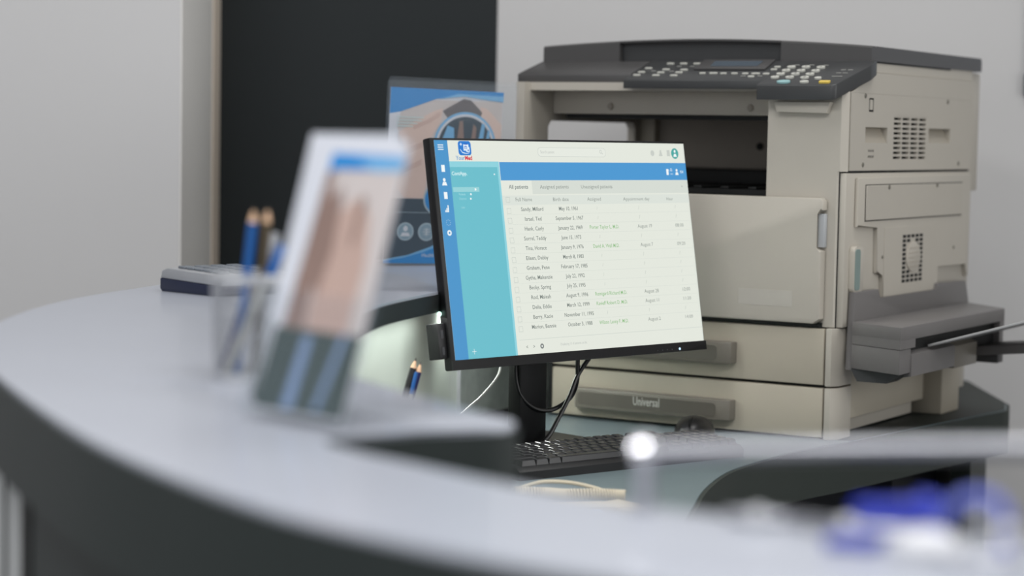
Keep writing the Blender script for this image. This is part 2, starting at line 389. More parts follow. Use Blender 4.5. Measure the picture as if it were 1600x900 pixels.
# drawers
for nm, z0, z1, h0, h1 in (('lower', .003, .084, .020, .054), ('upper', .089, .1805, .114, .150)):
    bm = new(); box(bm, -.505, -.0015, -.007, .0115, z0, z1, .0022); d = part('paper_drawer', bm, beige2_m)
    bm = new(); prism(bm, [(-.459, -.0075), (-.445, -.031), (-.175, -.031), (-.158, -.024), (-.155, -.0075)], h0, h1, 'z', bev=.002); hd = obj('drawer_handle', bm, handle_m, d, True)
    bm = new(); prism(bm, rrect(-.44, -.18, h0 + .006, h1 - .006, .006), -.0318, -.0311, 'y'); obj('handle_inlay', bm, M('inlay_' + nm, (100, 96, 88), .3), d, False)
    if nm == 'lower':
        bm = new(); text(bm, 'Universal', 0, 0, .0205, 'CENTER', .66, bold=.0003, T=Matrix.Translation((-.308, -.0324, .0395)) @ Matrix.Rotation(PI / 2, 4, 'X')); obj('lettering', bm, print_m, d)
bm = new(); box(bm, -.511, -.003, .006, .0125, .084, .089); box(bm, -.514, -.5055, -.006, .05, .003, .182); part('gap_liner', bm, slot_m)
# corner post
for z0, z1 in ((.0, .0845), (.0875, .1815)):
    bm = new(); prism(bm, [(0.0015, -.006), (.011, -.006), (.0205, .010), (.0205, .06), (0.0015, .06)], z0, z1, 'z', bev=.0012); part('corner_post', bm, beige_m)
# column lip under the panel
bm = new(); prism(bm, [(-.098, .5445), (-.092, .528), (-.006, .5265), (.0, .5445)], -.014, .001, 'y', bev=.0015); part('grip_lip', bm, beige_m)
# upper side cover
bm = new(); prism(bm, [(.016, .5612), (.1, .5895), (.104, .5955), (.598, .5955), (.598, .5612)], .0125, .0245, 'x')
plate(bm, .016, .598, .4355, .5610, [(.079, .177, .481, .5065), (.373, .483, .482, .5075), (.2, .366, .4505, .528), (.09, .118, .4565, .47), (.092, .112, .5315, .554)], .002 + .0105, .0245)
sc = part('side_cover', bm, beige_m, smooth=False)
bm = new(); box(bm, .0125, .0135, .2, .366, .45, .529); obj('vent_backing', bm, slot_m, sc)
bm = new()
for i in range(5): box(bm, .018, .0243, .2 + i * .0400 - (0 if i else 0), .2 + i * .0400 + .006, .4505, .528)
for i in range(10): box(bm, .018, .0241, .2, .366, .4505 + i * .00817, .4505 + i * .00817 + .0040)
obj('vent_grille', bm, beige_m, sc, kind='stuff')
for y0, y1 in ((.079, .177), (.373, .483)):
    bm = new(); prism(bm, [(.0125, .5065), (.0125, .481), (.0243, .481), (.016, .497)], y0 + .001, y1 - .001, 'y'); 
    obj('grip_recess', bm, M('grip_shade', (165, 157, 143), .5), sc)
bm = new()
for y, z in ((.096, .5525), (.104, .5525), (.096, .5335), (.104, .5335), (.0935, .459), (.102, .459), (.111, .459), (.0935, .4675), (.102, .4675), (.111, .4675)):
    box(bm, .0246, .0250, y, y + .005, z - .001, z + .001)
box(bm, .0125, .0243, .0925, .1115, .532, .5535); 
obj('connector_marks', bm, slot_m, sc, kind='stuff')
bm = new(); box(bm, .0125, .0248, .0955, .1085, .5345, .5515, .0005, 1); obj('cover_tab', bm, beige_m, sc); bm = new(); box(bm, .0125, .0247, .0905, .1175, .457, .4695, .0005, 1); obj('cover_tab', bm, beige_m, sc)
def screws(lst, u, par, r=.0042):
    for y, z in lst:
        bm = new(); lathe(bm, [(0, .0012), (r * .8, .0012), (r, 0)], 14, Matrix.Translation((u, y, z)) @ Matrix.Rotation(PI / 2, 4, 'Y')); obj('screw', bm, M('screw_steel', (120, 116, 106), .4, metal=.5) if 'screw_steel' not in MATS else MATS['screw_steel'], par, True)
screws([(.075, .557), (.466, .556), (.072, .445), (.531, .446)], .0245, sc)
# lower side door
bm = new(); box(bm, .0125, .0245, .0045, .598, .183, .4315, .0015); sd = part('side_door', bm, beige_m)
bm = new(); box(bm, .0124, .0138, .0028, .0044, .18, .434); box(bm, .0, .0205, .012, .598, .4318, .4353); part('gap_liner', bm, slot_m)
bm = new(); prism(bm, [(.04, .3445), (.04, .424), (.585, .428), (.585, .24), (.575, .24), (.567, .266), (.417, .268), (.417, .224), (.161, .224), (.158, .264), (.129, .266), (.129, .3445)], .0246, .0315, 'x', bev=.003); obj('raised_frame', bm, beige_m, sd, True)
bm = new(); box(bm, .0316, .0322, .069, .535, .353, .413); obj('panel_gap', bm, slot_m, sd)
bm = new(); box(bm, .0317, .0334, .0705, .5335, .3545, .4115, .0008, 1); ac = obj('access_panel', bm, beige_m, sd, True)
screws([(.17, .408), (.40, .409)], .0335, sd); screws([(.152, .292), (.50, .296)], .0317, sd, .003); screws([(.612, .422)], .0148, sd)
bm = new(); box(bm, .0316, .0324, .16, .42, .2245, .3405, .0004, 1); fc = obj('fan_cover', bm, beige_m, sd, True)
bm = new()
for i in range(5):
    for jx in range(11):
        y = .243 + i * .0202; z = .2445 + jx * .0076; dd = ((y + .008 - .293) / .036) ** 2 + ((z + .0025 - .287) / .030) ** 2
        if dd < 1 and not (i in (3,) and jx > 7): continue
        box(bm, .0324, .0328, y, y + .0145, z, z + .0052)
obj('vent_holes', bm, slot_m, fc, kind='stuff')
bm = new(); prism(bm, ell(.293, .287, .034, .026, 18), .0325, .0345, 'x', bev=.001); obj('fan_hub', bm, beige_m, fc, True)
bm = new()
for i in range(5): box(bm, .0346, .0351, .265, .32, .270 + i * .008, .2708 + i * .008)
obj('hub_ribs', bm, M('rib_shade', (170, 160, 146), .5), fc)
bm = new(); prism(bm, rrect(.024, .066, .238, .3135, .009), .0247, .034, 'x', bev=.002); lv = obj('release_lever', bm, beige_m, sd, True)
bm = new(); prism(bm, rrect(.027, .048, .2425, .309, .006), .0341, .0352, 'x'); obj('lever_inlay', bm, teal_lever_m, lv)
bm = new(); box(bm, .0002, .0195, .061, .40, .03, .1765, .0015); part('lower_side_cover', bm, beige2_m)
bm = new(); box(bm, -.03, .042, .434, .525, .0, .105, .002); part('foot_block', bm, beige2_m)
for x_, y_ in ((-.45, .1), (-.1, .1), (-.45, .5)):
    bm = new(); lathe(bm, [(0, 0), (.016, 0), (.018, .03), (0, .03)], 16, Matrix.Translation((x_, y_, 0))); part('rubber_foot', bm, slot_m)
# ---- bypass tray unit
bt = part('bypass_tray_unit', (lambda b: (prism(b, [(.016, .115), (.024, .240), (.125, .240), (.131, .224), (.40, .224), (.404, .236), (.555, .233), (.575, .192), (.575, .115)], .0265, .038, 'x', bev=.0015), b)[1])(new()), tray_m)
bm = new(); prism(bm, [(.0385, .012), (.14, -.038), (.14, .47), (.0385, .56)], .171, .1935, 'z', bev=.002)
prism(bm, [(.0385, .012), (.14, -.038), (.14, .028), (.125, .03), (.0385, .03)], .158, .1725, 'z'); prism(bm, [(.0385, .45), (.14, .448), (.14, .47), (.0385, .56)], .158, .1725, 'z')
obj('upper_shell', bm, tray_m, bt, True)
bm = new(); prism(bm, [(.0385, .012), (.1385, -.0365), (.1385, .012), (.125, .012), (.125, .45), (.1385, .45), (.1385, .47), (.0385, .56)], .118, .1575, 'z', bev=.0015); obj('lower_shell', bm, tray_m, bt, True)
bm = new(); box(bm, .1255, .1275, .0125, .4495, .119, .1705); obj('slot_liner', bm, slot_m, bt)
bm = new(); prism(bm, [(.0385, .1175), (.13, .1175), (.10, .098), (.05, .098)], .01, .06, 'y'); obj('bracket', bm, dgrey2_m, bt, True)
bm = new(); prism(bm, [(.128, .151), (.1405, .147), (.1405, .112), (.128, .110)], .0126, .215, 'y', bev=.001); obj('flap', bm, tray_m, bt, True, label='closed grey flap')
bm = new(); prism(bm, [(.128, .150), (.139, .145), (.139, .108), (.128, .108)], .217, .33, 'y', bev=.001); obj('flap', bm, handle_m, bt, True, label='brownish inner flap')
tr = Matrix.Translation((.135, 0, .1525)) @ Matrix.Rotation(math.radians(-17), 4, 'Y')
bm = new(); box(bm, 0, .30, .10, .445, 0, .004, .0012, T=tr); obj('support_sheet', bm, M('tray_light_edge', (176, 176, 176), .35), bt, True, label='pale extended tray sheet')
tr2 = Matrix.Translation((.135, 0, .132)) @ Matrix.Rotation(math.radians(-6), 4, 'Y')
bm = new(); box(bm, 0, .12, .335, .445, -.012, .004, .0015, T=tr2); box(bm, .12, .20, .35, .44, -.006, .004, .0015, T=tr2); obj('support_arm', bm, tray_m, bt, True)
bm = new(); box(bm, .05, .14, .44, .47, .098, .117, .002); obj('end_clip', bm, dgrey_m, bt, True)
# ---- scanner front cover, operation panel
S = .33
def pz(v): return .615 - S * (.1 - v)
def slab(bm, foot, h, bev=.002):
    """footprint (u,v) with a sloping top and a flat underside; h = height at the front edge"""
    vmin = min(p[1] for p in foot); zb = pz(vmin) - h
    a = [bm.verts.new((u, v, zb + (v - vmin) * S)) for u, v in foot]; c = [bm.verts.new((u, v, pz(v))) for u, v in foot]
    n = len(foot); fs = [bm.faces.new(a[::-1]), bm.faces.new(c)]
    for i in range(n): fs.append(bm.faces.new((a[i], a[(i + 1) % n], c[(i + 1) % n], c[i])))
    if bev: bmesh.ops.bevel(bm, geom=list({e for f in fs for e in f.edges}), offset=bev, segments=2, affect='EDGES', profile=.5)
    return bm
bm = new(); slab(bm, [(-.606, .026), (-.381, .026), (-.381, .1), (-.6, .1)], .016); part('scanner_front_cover', bm, dgrey_m)
for u in (-.533, -.447):
    bm = new(); box(bm, u, u + .007, .027, .04, .567, .5745); part('cover_tab', bm, slot_m)
bm = new(); slab(bm, [(-.379, -.006), (-.1195, -.006), (-.1195, .101), (-.379, .101)], .0155); slab(bm, [(-.121, -.032), (.010, -.032), (.016, -.027), (.033, .075), (.033, .101), (-.121, .101)], .0245); pn = part('operation_panel', bm, dgrey2_m)
PT = Matrix.Translation((0, .1, .615)) @ Matrix.Rotation(math.atan(S), 4, 'X')       # x,y in the plane of the panel
CS = math.cos(math.atan(S))
def pv(u, v, dz=0): return (u, (v - .1) / CS)
bm = new(); prism(bm, [pv(*p) for p in ((-.277, .098), (-.146, .098), (-.141, .044), (-.272, .046))], .0003, .0035, 'z', bev=.001, T=PT); ds = obj('display_housing', bm, dgrey_m, pn, True)
bm = new(); prism(bm, [pv(*p) for p in ((-.252, .086), (-.163, .086), (-.161, .058), (-.247, .058))], .0036, .0040, 'z', T=PT); obj('lcd_window', bm, lcd_m, ds)
Z2 = [(-.334, .081), (-.309, .081), (-.283, .08), (-.362, .054), (-.325, .047), (-.29, .045), (-.364, .032), (-.326, .03), (-.292, .03), (-.364, .015), (-.327, .014), (-.293, .013),
      (-.246, .026), (-.226, .026), (-.207, .025), (-.187, .025), (-.167, .024), (-.148, .024), (-.129, .023), (-.149, .008), (-.126, .061), (-.126, .047)]
for i, (u, v) in enumerate(Z2):
    w = .0075 if i < 12 else (.0085 if i in (13, 17) else .0062)
    X, Y = pv(u, v); bm = new(); prism(bm, rrect(X - w * .9, X + w * .9, Y - .0028, Y + .0028, .0025, 3), .0002, .0022, 'z', T=PT); obj('button', bm, btn_m, pn)
for u, v in [(-.1, .059), (-.074, .059), (-.047, .057), (-.101, .04), (-.074, .039), (-.048, .038), (-.102, .021), (-.076, .021), (-.05, .02), (-.104, .003), (-.078, .003), (-.051, .001)]:
    X, Y = pv(u, v); bm = new(); prism(bm, ell(X, Y, .0072, .0060, 16), .0002, .003, 'z', T=PT); obj('number_button', bm, btn_m, pn)
    bm = new(); text(bm, str(len([1 for o in pn.children if o.name.startswith('number')])) if len([1 for o in pn.children if o.name.startswith('number')]) < 10 else '*0#'[len([1 for o in pn.children if o.name.startswith('number')]) - 10], X, Y, .008, h=.0032, T=PT); obj('digit', bm, lead_m, pn)
for nm, u, v, rx, ry, mt, lb in (('start_button', -.078, -.021, .0115, .0068, teal_btn_m, 'teal start button'), ('stop_button', -.042, -.021, .0075, .0048, btn_m, None), ('clear_button', -.027, -.001, .0058, .005, btn_m, None)):
    X, Y = pv(u, v); bm = new(); prism(bm, ell(X, Y, rx, ry, 20), .0002, .003, 'z', T=PT); o = obj(nm, bm, mt, pn)
    if lb: o['label'] = lb
X, Y = pv(-.007, -.021); bm = new(); prism(bm, rrect(X - .009, X + .009, Y - .0045, Y + .0045, .002, 3), .0002, .003, 'z', T=PT); obj('stop_key', bm, yellow_btn_m, pn, label='yellow key')
bm = new()
for u, v in [(-.003, .046), (.009, .046), (-.004, .029), (.007, .029), (-.004, .011), (.005, .011), (-.096, .073), (-.07, .073), (-.044, .071), (-.31, .066), (-.285, .066), (-.31, .038), (-.345, .04), (-.165, .012), (-.135, .012)]:
    X, Y = pv(u, v); prism(bm, rrect(X - .0045, X + .0045, Y - .0012, Y + .0012, .001, 2), .0002, .0012, 'z', T=PT)
obj('panel_print', bm, M('print_mid_grey', (150, 150, 146), .5), pn, kind='stuff')
# lid
def lidz(u): 
    t = (u + .29) / .30
    return .6525 - .0105 * t * t - (.002 * max(0, t))
us = [-.597 + i * (.6205 / 24) for i in range(25)]
def lidpart(bm, u0, u1, v0, v1, zb, back=0):
    U = [u0] + [u for u in us if u0 < u < u1] + [u1]
    rows = []
    for v, dz in ((v0, -.003), (v0 + .003, 0), (v1 - .004, back), (v1, back - .006)):
        rows.append([bm.verts.new((u, v, lidz(u) + dz)) for u in U])
    lo = [[bm.verts.new((u, v, zb)) for u in U] for v in (v0, v1)]
    for a, c in zip(rows, rows[1:]):
        for i in range(len(U) - 1): bm.faces.new((a[i], a[i + 1], c[i + 1], c[i]))
    for i in range(len(U) - 1):
        bm.faces.new((lo[0][i], lo[0][i + 1], rows[0][i + 1], rows[0][i])); bm.faces.new((rows[-1][i], rows[-1][i + 1], lo[1][i + 1], lo[1][i])); bm.faces.new((lo[0][i], lo[1][i], lo[1][i + 1], lo[0][i + 1]))
    for e in (0, -1): bm.faces.new([lo[0][e]] + [r[e] for r in rows] + [lo[1][e]])
bm = new(); lidpart(bm, -.597, .0235, .118, .645, .6145); lidpart(bm, -.597, -.444, .1, .1178, .6145, 0); lidpart(bm, -.138, .0235, .1, .1178, .6145, 0)
lid = part('document_lid', bm, dgrey_m)
bm = new(); U = [u for u in us if -.444 < u < -.138]; U = [-.4438] + U + [-.1382]
prism(bm, [(u, lidz(u) - .0035) for u in U] + [(u, lidz(u)) for u in U[::-1]], .1005, .1177, 'y'); obj('lid_lip', bm, dgrey_m, lid, True)
bm = new(); box(bm, -.443, -.139, .1125, .1178, .612, .6425); box(bm, -.588, .0, .1185, .1215, .606, .6222); obj('lid_recess', bm, dgrey2_m, lid)
bm = new(); box(bm, -.585, .0228, .12, .48, .6118, .6143); part('platen_gap', bm, slot_m)

# ================================================================ monitor
MY = .762; MC = Vector((.094, 3.221, 1.1085)); MT = .171
back = Vector((-math.sin(MY), math.cos(MY), 0)); ax = Vector((math.cos(MY), math.sin(MY), 0))
base = MC + back * .085 - ax * .001; base.z = .79
mo = thing('desktop_monitor', 'black desktop monitor showing a list of patients, in front of the copier', 'monitor', tuple(base), MY)
rel = Matrix.Rotation(-MY, 4, 'Z') @ (MC - base)
TM = Matrix.Translation(rel) @ Matrix.Rotation(-MT, 4, 'X')                 # panel frame: x right, y back, z up
TS = TM @ Matrix.Rotation(PI / 2, 4, 'X')                                   # screen frame: x right, y up, z towards the viewer
bm = new(); box(bm, -.2705, .2705, .001, .017, -.1705, .1625, .0025, T=TM); box(bm, -.16, .16, .0171, .045, -.13, .10, .006, T=TM); fr = obj('housing', bm, bk_m, mo, True)
bm = new()
prism(bm, [(-.2705, -.1705), (.2705, -.1705), (.2705, -.1565), (-.2705, -.1565)], -.0009, .0015, 'z', T=TS); obj('chin', bm, bkgl_m, mo)
bm = new(); ngon(bm, [(-.2635, -.1562), (.2672, -.1562), (.2672, .1588), (-.2635, .1588)], TS, .0000)
sr = obj('screen', bm, EM((226, 230, 220), 1.0), mo)
def ui(name, polys, col, h, s=1.0):
    bm = new()
    for p in polys: ngon(bm, p, TS, h)
    return obj(name, bm, EM(col, s), sr)
R = lambda x0, x1, y0, y1: [(x0 / 1000, y0 / 1000), (x1 / 1000, y0 / 1000), (x1 / 1000, y1 / 1000), (x0 / 1000, y1 / 1000)]
ui('icon_column', [R(-263.5, -238, -156.2, 158.8)], (70, 146, 200), .0002)
ui('side_menu', [R(-238, -141, -156.2, 128.3)], (104, 188, 202), .0002)
ui('menu_edge', [R(-238, -141, 120, 128.3), R(-145, -141, -156.2, 128.3)], (140, 208, 220), .0003)
ui('menu_highlight', [R(-236, -185, 84, 91)], (148, 208, 214), .0003)
ui('title_band', [R(-140, 267.2, 100.5, 127.7)], (72, 150, 208), .0002)
ui('tab_row', [R(-78, 267.2, 80, 100.4)], (212, 218, 210), .0002)
ui('head_row', [R(-141, 267.2, 64, 78)], (218, 224, 216), .0002)
ui('row_lines', [R(-135, 262, 64.6 - 14.5 * i - .25, 64.6 - 14.5 * i) for i in range(1, 13)] + [R(-135, 267, -134.8, -134.2)], (200, 207, 200), .0003)
def frame(x0, x1, y0, y1, w): return [R(x0, x1, y0, y0 + w), R(x0, x1, y1 - w, y1), R(x0, x0 + w, y0, y1), R(x1 - w, x1, y0, y1)]
fl = []
for i in range(14): fl += frame(-134, -126, 69.8 - 14.5 * i + (2 if not i else 0) - (0 if not i else 12.4 - 12.4) - 4 - (0), 77.8 - 14.5 * i + (2 if not i else 0) - 4, .5)
ui('checkboxes', fl, (186, 194, 188), .0004)
sb = rrect(-.0594, .0867, .1362, .1500, .006); si = [(x * .992 + .0001, .1431 + (y - .1431) * .93) for x, y in sb]
ui('search_outline', [sb], (196, 202, 196), .0003); ui('search_field', [si], (228, 232, 223), .0004)
ui('avatar_disc', [ell(.2443, .1428, .0085, .0085)], (70, 165, 160), .0003)
W_ = (240, 246, 246)
wp = [ell(.2443, .1462, .0022, .0024, 12), [(.2403, .1375), (.2483, .1375), (.2465, .1422), (.2420, .1422)]]
for y in (148.6, 145.4, 151.8): wp.append(R(-257.5, -246.8, y - .6, y + .6))
for y in (118, 79): wp.append(R(-254.5, -248, y - 5, y + 5))
wp += [ell(-.2512, .1015, .0026, .0026, 12), [(-.2562, .0935), (-.2462, .0935), (-.2485, .0985), (-.2540, .0985)]]
wp += [R(-255, -253, 55, 58), R(-252.5, -250.5, 55, 61), R(-250, -248, 55, 65)]
wp += [ell(-.2512, .0253, .0042, .0042, 12)]
wp += [R(220, 225, 108.5, 118), R(225.5, 226.5, 115, 117), ell(.2443, .1160, .0022, .0022, 12), [(.2403, .1085), (.2483, .1085), (.2465, .1130), (.2420, .1130)]]
wp += [R(-153.5, -151, 108.5, 110.5), R(-194, -191, 86, 89), ell(-.2025, .0805, .0016, .0016, 8), ell(-.2035, .0740, .0016, .0016, 8)]
wp += [R(-230, -222, -146.3, -145.7), R(-226.3, -225.7, -150, -142)]
ui('white_icons', wp, W_, .0005)
ui('dashed_icon', [ell(-.2512 + .004 * math.cos(a), .040 + .004 * math.sin(a), .0007, .0007, 6) for a in [i * PI / 4 for i in range(8)]], (170, 205, 225), .0005)
ui('gear_hole', [ell(-.2512, .0253, .0018, .0018, 10)], (70, 146, 200), .0006)
ui('grey_icons', [ell(.192, .1430, .0042, .0046), R(207, 215, 138.5, 141), [(.208, .141), (.214, .141), (.2125, .148), (.2095, .148)], R(225.5, 232.5, 138.5, 148)], (198, 203, 196), .0005)
# logo
ui('logo_tile', [rrect(-.2182, -.1932, .1372, .1580, .0045)], (30, 120, 205), .0003)
ui('logo_marks', [R(-208, -198, 144, 153), R(-214.6, -210.6, 152.5, 153.7), R(-213.2, -212, 151, 155.2), R(-203, -196.5, 142, 149)] + [[(-.2155, .146), (-.2145, .146), (-.2105, .1418), (-.2035, .1402), (-.1975, .1412), (-.1975, .1404), (-.2035, .1392), (-.211, .1405)]], (225, 240, 250), .0005)
ui('logo_detail', [R(-205.8, -204.6, 146, 150.5), R(-202.6, -201.4, 146, 150.5), R(-205.8, -201.4, 149.8, 150.8), R(-206, -200, 152.6, 154.6), R(-200.5, -198, 143.4, 145.4)], (36, 96, 190), .0006)
def uitext(name, items, col, h=.0005):
    bm = new()
    for s, x, y, sz, al, sx, bo in items: text(bm, s, x / 1000, y / 1000, sz / 1000, al, sx, h, TS, bold=bo)
    return obj(name, bm, EM(col, 1.0), sr)
uitext('logo_lettering', [('Your', -207.8, 133.0, 8.6, 'RIGHT', .95, .00008)], (60, 140, 205))
uitext('logo_lettering', [('Med', -207.4, 133.0, 8.6, 'LEFT', .95, .0003)], (214, 40, 60))
uitext('menu_title', [('ContApp.', -236, 110.5, 7.6, 'LEFT', 1.0, .0001)], (220, 244, 246))
uitext('menu_items', [('Patients', -226, 80.5, 4.6, 'LEFT', .9, 0), ('Doctors', -226, 74, 4.6, 'LEFT', .9, 0), ('Lists', -224, 61.5, 4.6, 'LEFT', .9, 0)], (170, 220, 226))
uitext('band_numbers', [('22', 229, 116.5, 5.6, 'LEFT', .9, .0001), ('min', 229, 110.3, 4.6, 'LEFT', .9, 0), ('934', 252, 113.2, 6, 'LEFT', .85, .0001)], (225, 240, 248))
G1 = (118, 126, 122); G2 = (138, 145, 140); G3 = (164, 170, 165); GR = (142, 188, 132)
uitext('search_text', [('Search patient', -54, 143, 6, 'LEFT', .85, 0)], (186, 190, 186))
ui('search_glass', [ell(.0755, .1445, .0026, .0026, 14), [(.0772, .1425), (.0778, .1430), (.0797, .1407), (.0791, .1402)]], (176, 182, 178), .0005); ui('search_glass_lens', [ell(.0755, .1445, .0020, .0020, 14)], (228, 232, 223), .0006)
uitext('tab_titles', [('All patients', -106, 90.7, 8.2, 'CENTER', 1.05, .0001)], (120, 130, 128))
uitext('tab_titles', [('Assigned patients', -31.6, 90.5, 8.0, 'CENTER', 1.08, 0), ('Unassigned patients', 59, 90.3, 8.0, 'CENTER', 1.08, 0), ('+', 253, 90, 7, 'CENTER', 1, 0)], G2)
uitext('column_titles', [('Full Name', -98, 71.8, 8.0, 'CENTER', 1.04, 0), ('Birth date', -21, 71.4, 8.0, 'CENTER', 1.05, 0), ('Assigned', 50.7, 71.4, 7.8, 'CENTER', 1.08, 0), ('Appointment day', 144.5, 70.9, 7.2, 'CENTER', 1.18, 0), ('Hour', 221, 70.4, 6.8, 'CENTER', 1.05, 0)], G2)
rows = [('Sandy, Millard', 'May 10, 1961', '', '', ''), ('Israel, Ted', 'September 5, 1967', '', '', ''), ('Hank, Carly', 'January 22, 1969', 'Porter Taylor L. M.D.', 'August 19', '08:00'),
        ('Sorrel, Teddy', 'June 15, 1973', '', '', ''), ('Tina, Horace', 'January 9, 1976', 'David A. Wall M.D.', 'August 7', '09:20'), ('Eileen, Debby', 'March 8, 1983', '', '', ''),
        ('Graham, Pene', 'February 17, 1985', '', '', ''), ('Gytha, Makenzie', 'July 22, 1992', '', '', ''), ('Becky, Spring', 'July 25, 1995', '', '', ''),
        ('Rod, Maleah', 'August 9, 1996', 'Romigard Richard M.D.', 'August 28', '12:00'), ('Delia, Eddie', 'March 12, 1999', 'Kavieff Robert D. M.D.', 'August 11', '11:30'),
        ('Berry, Kacie', 'November 11, 1995', '', '', ''), ('Marion, Bennie', 'October 3, 1988', 'Wilson Lanny F. M.D.', 'August 2', '14:00')]
a1, a2, a3 = [], [], []
for i, (n_, d_, w_, u_, t_) in enumerate(rows):
    y = 57.4 - 14.515 * i
    a1 += [(n_, -82.5, y, 8.3, 'CENTER', 1.0, .00006), (d_, -6.5, y, 8.2, 'CENTER', .94, .00006)]
    a3.append((w_ or '/', 67 if w_ else 55, y, 8 if w_ else 7, 'CENTER', .92, .00006 if w_ else -0.0))
    a2 += [(u_ or '/', 157.5 if u_ else 148, y, 8, 'CENTER', 1.0, 0), (t_ or '/', 237.5 if t_ else 232, y, 7.6, 'CENTER', 1.15, 0)]
for t in a1: uitext('list_text', [t], G1)
for t in a2:
    if t[0] != '/': uitext('list_text', [t], G2)
for t in a3:
    if t[0] != '/': uitext('doctor_text', [t], GR)
uitext('slash_marks', [t for t in a2 + a3 if t[0] == '/'], (176, 184, 176))
uitext('footer_text', [('<', -121, -145.5, 8, 'CENTER', .9, .0001), ('>', -107, -145.5, 8, 'CENTER', .9, .0001)], G2)
uitext('footer_note', [('Displaying 13 of patients on list', -52, -145, 5.2, 'LEFT', .85, 0)], (182, 188, 184))
ui('footer_icon', [ell(-.0905, -.1455, .0038, .0038)], (120, 126, 124), .0005); ui('footer_icon_hole', [ell(-.0905, -.1455, .0016, .0016, 10)], (222, 226, 222), .0006)
bm = new(); lathe(bm, [(0, .0008), (.0015, .0006), (.002, 0)], 12, TS @ Matrix.Translation((.2071, -.1662, .0016))); obj('power_light', bm, EM((190, 225, 255), 1.6), mo)
bm = new()
for i in range(4): box(bm, .155 + i * .011, .1565 + i * .011, -.0022, -.0015, -.1668, -.1655, T=TM)
obj('menu_button_marks', bm, M('mark_grey', (70, 70, 74), .4), mo)
bm = new(); box(bm, -.2865, -.2712, .006, .03, -.153, -.102, .0015, T=TM); box(bm, -.2712, -.25, .0172, .028, -.15, -.105, .001, T=TM); pt = obj('port_block', bm, bk_m, mo, True)
bm = new(); box(bm, -.2816, -.2768, .0052, .0061, -.124, -.112, T=TM); box(bm, -.2816, -.2768, .0052, .0061, -.147, -.136, T=TM); obj('port_slots', bm, M('slot_grey', (48, 48, 52), .3), pt)
bm = new(); bmesh.ops.create_uvsphere(bm, u_segments=12, v_segments=8, radius=.0034, matrix=TM @ Matrix.Translation((-.2745, .012, -.0885))); obj('status_light', bm, EM((200, 255, 235), 2.2), mo)
# stand
bm = new(); box(bm, -.040, .018, -.014, .014, .012, .36, .004); col = obj('stand_column', bm, bk_m, mo, True)
bm = new(); prism(bm, rrect(-.10, .11, -.045, .12, .02), 0, .012, 'z', bev=.003); obj('stand_base', bm, bk_m, mo, True)
bm = new(); box(bm, -.030, .004, -.03, -.0142, .20, .25, .003); obj('connector', bm, bk_m, mo, True)

# cables behind the monitor: black cables and a pale one
def cable(name, pts, r, mat, label, cat='cable', k=8, group=None):
    bm = new(); tube(bm, catmull(pts, k), r, 8)
    o = obj(name, bm, mat, None, True); return tag(o, label, cat, group)
cable('display_cable', [(.107, 3.31, .99), (.104, 3.31, .93), (.1035, 3.31, .895), (.093, 3.31, .868), (.066, 3.285, .853), (.04, 3.265, .856), (.018, 3.25, .875), (.008, 3.248, .905), (.008, 3.252, .945)], .0035, cable_m, 'black cable hanging in a loop in front of the monitor stand')
cable('power_cable', [(.150, 3.325, .985), (.128, 3.32, .94), (.105, 3.31, .905), (.092, 3.295, .873), (.075, 3.28, .84), (.058, 3.262, .812), (.03, 3.235, .7965), (-.02, 3.19, .7935), (-.05, 3.12, .7935)], .0035, cable_m, 'black cable running diagonally down behind the monitor to the desk')
cable('pale_cable', [(-.014, 3.33, .935), (-.018, 3.30, .905), (-.04, 3.20, .885), (-.062, 3.10, .875), (-.083, 3.02, .862), (-.096, 2.95, .82), (-.098, 2.92, .7925)], .0022, wcable_m, 'thin grey-white cable curving down left of the monitor stand')

# ================================================================ keyboard
KA = math.radians(38.3)
kb = thing('computer_keyboard', 'black computer keyboard on the lower desk under the monitor', 'keyboard', (.018, 2.982, .79), KA)
bm = new(); prism(bm, [(0, .0), (0, .012), (.008, .018), (.135, .0235), (.14, .018), (.14, 0)], -.003, .435, 'x', bev=.0015); 
part('keyboard_case', bm, bk_m, kb)
def keymesh(w):
    bm = new(); a = [(-w / 2, -.0085), (w / 2, -.0085), (w / 2, .0085), (-w / 2, .0085)]; t = [(x * (1 - .004 / w), y * .76) for x, y in a]
    va = [bm.verts.new((*p, 0)) for p in a]; vt = [bm.verts.new((*p, .0082)) for p in t]
    f = bm.faces.new(vt); bm.faces.new(va[::-1])
    for i in range(4): bm.faces.new((va[i], va[(i + 1) % 4], vt[(i + 1) % 4], vt[i]))
    bmesh.ops.bevel(bm, geom=list(f.edges), offset=.0009, segments=1, affect='EDGES')
    me = bpy.data.meshes.new('key'); bm.to_mesh(me); bm.free(); me.materials.append(key_m); return me
KM = {}
def key(x, y, w):
    kk = round(w, 4)
    if kk not in KM: KM[kk] = keymesh(w)
    o = bpy.data.objects.new('key', KM[kk]); COL.objects.link(o); o.parent = kb; o.location = (x, y, .0183 + (y - .008) * .0432); o.rotation_euler = (math.atan(.0432), 0, 0)
U1 = .0187
rowsk = [([1.4, 1.25, 1.25, 6.1, 1.25, 1.25, 1.25, 1.25], 0), ([2.25] + [1] * 10 + [2.75], 1), ([1.75] + [1] * 11 + [2.25], 2), ([1.5] + [1] * 12 + [1.5], 3), ([1] * 13 + [2], 4), ([1] * 13 + [1, 1], 5)]
for ws, r in rowsk:
    x = .008; y = .018 + r * .0192 + (.003 if r == 5 else 0)
    for w in ws:
        key(x + w * U1 / 2, y, w * U1 - .0014); x += w * U1
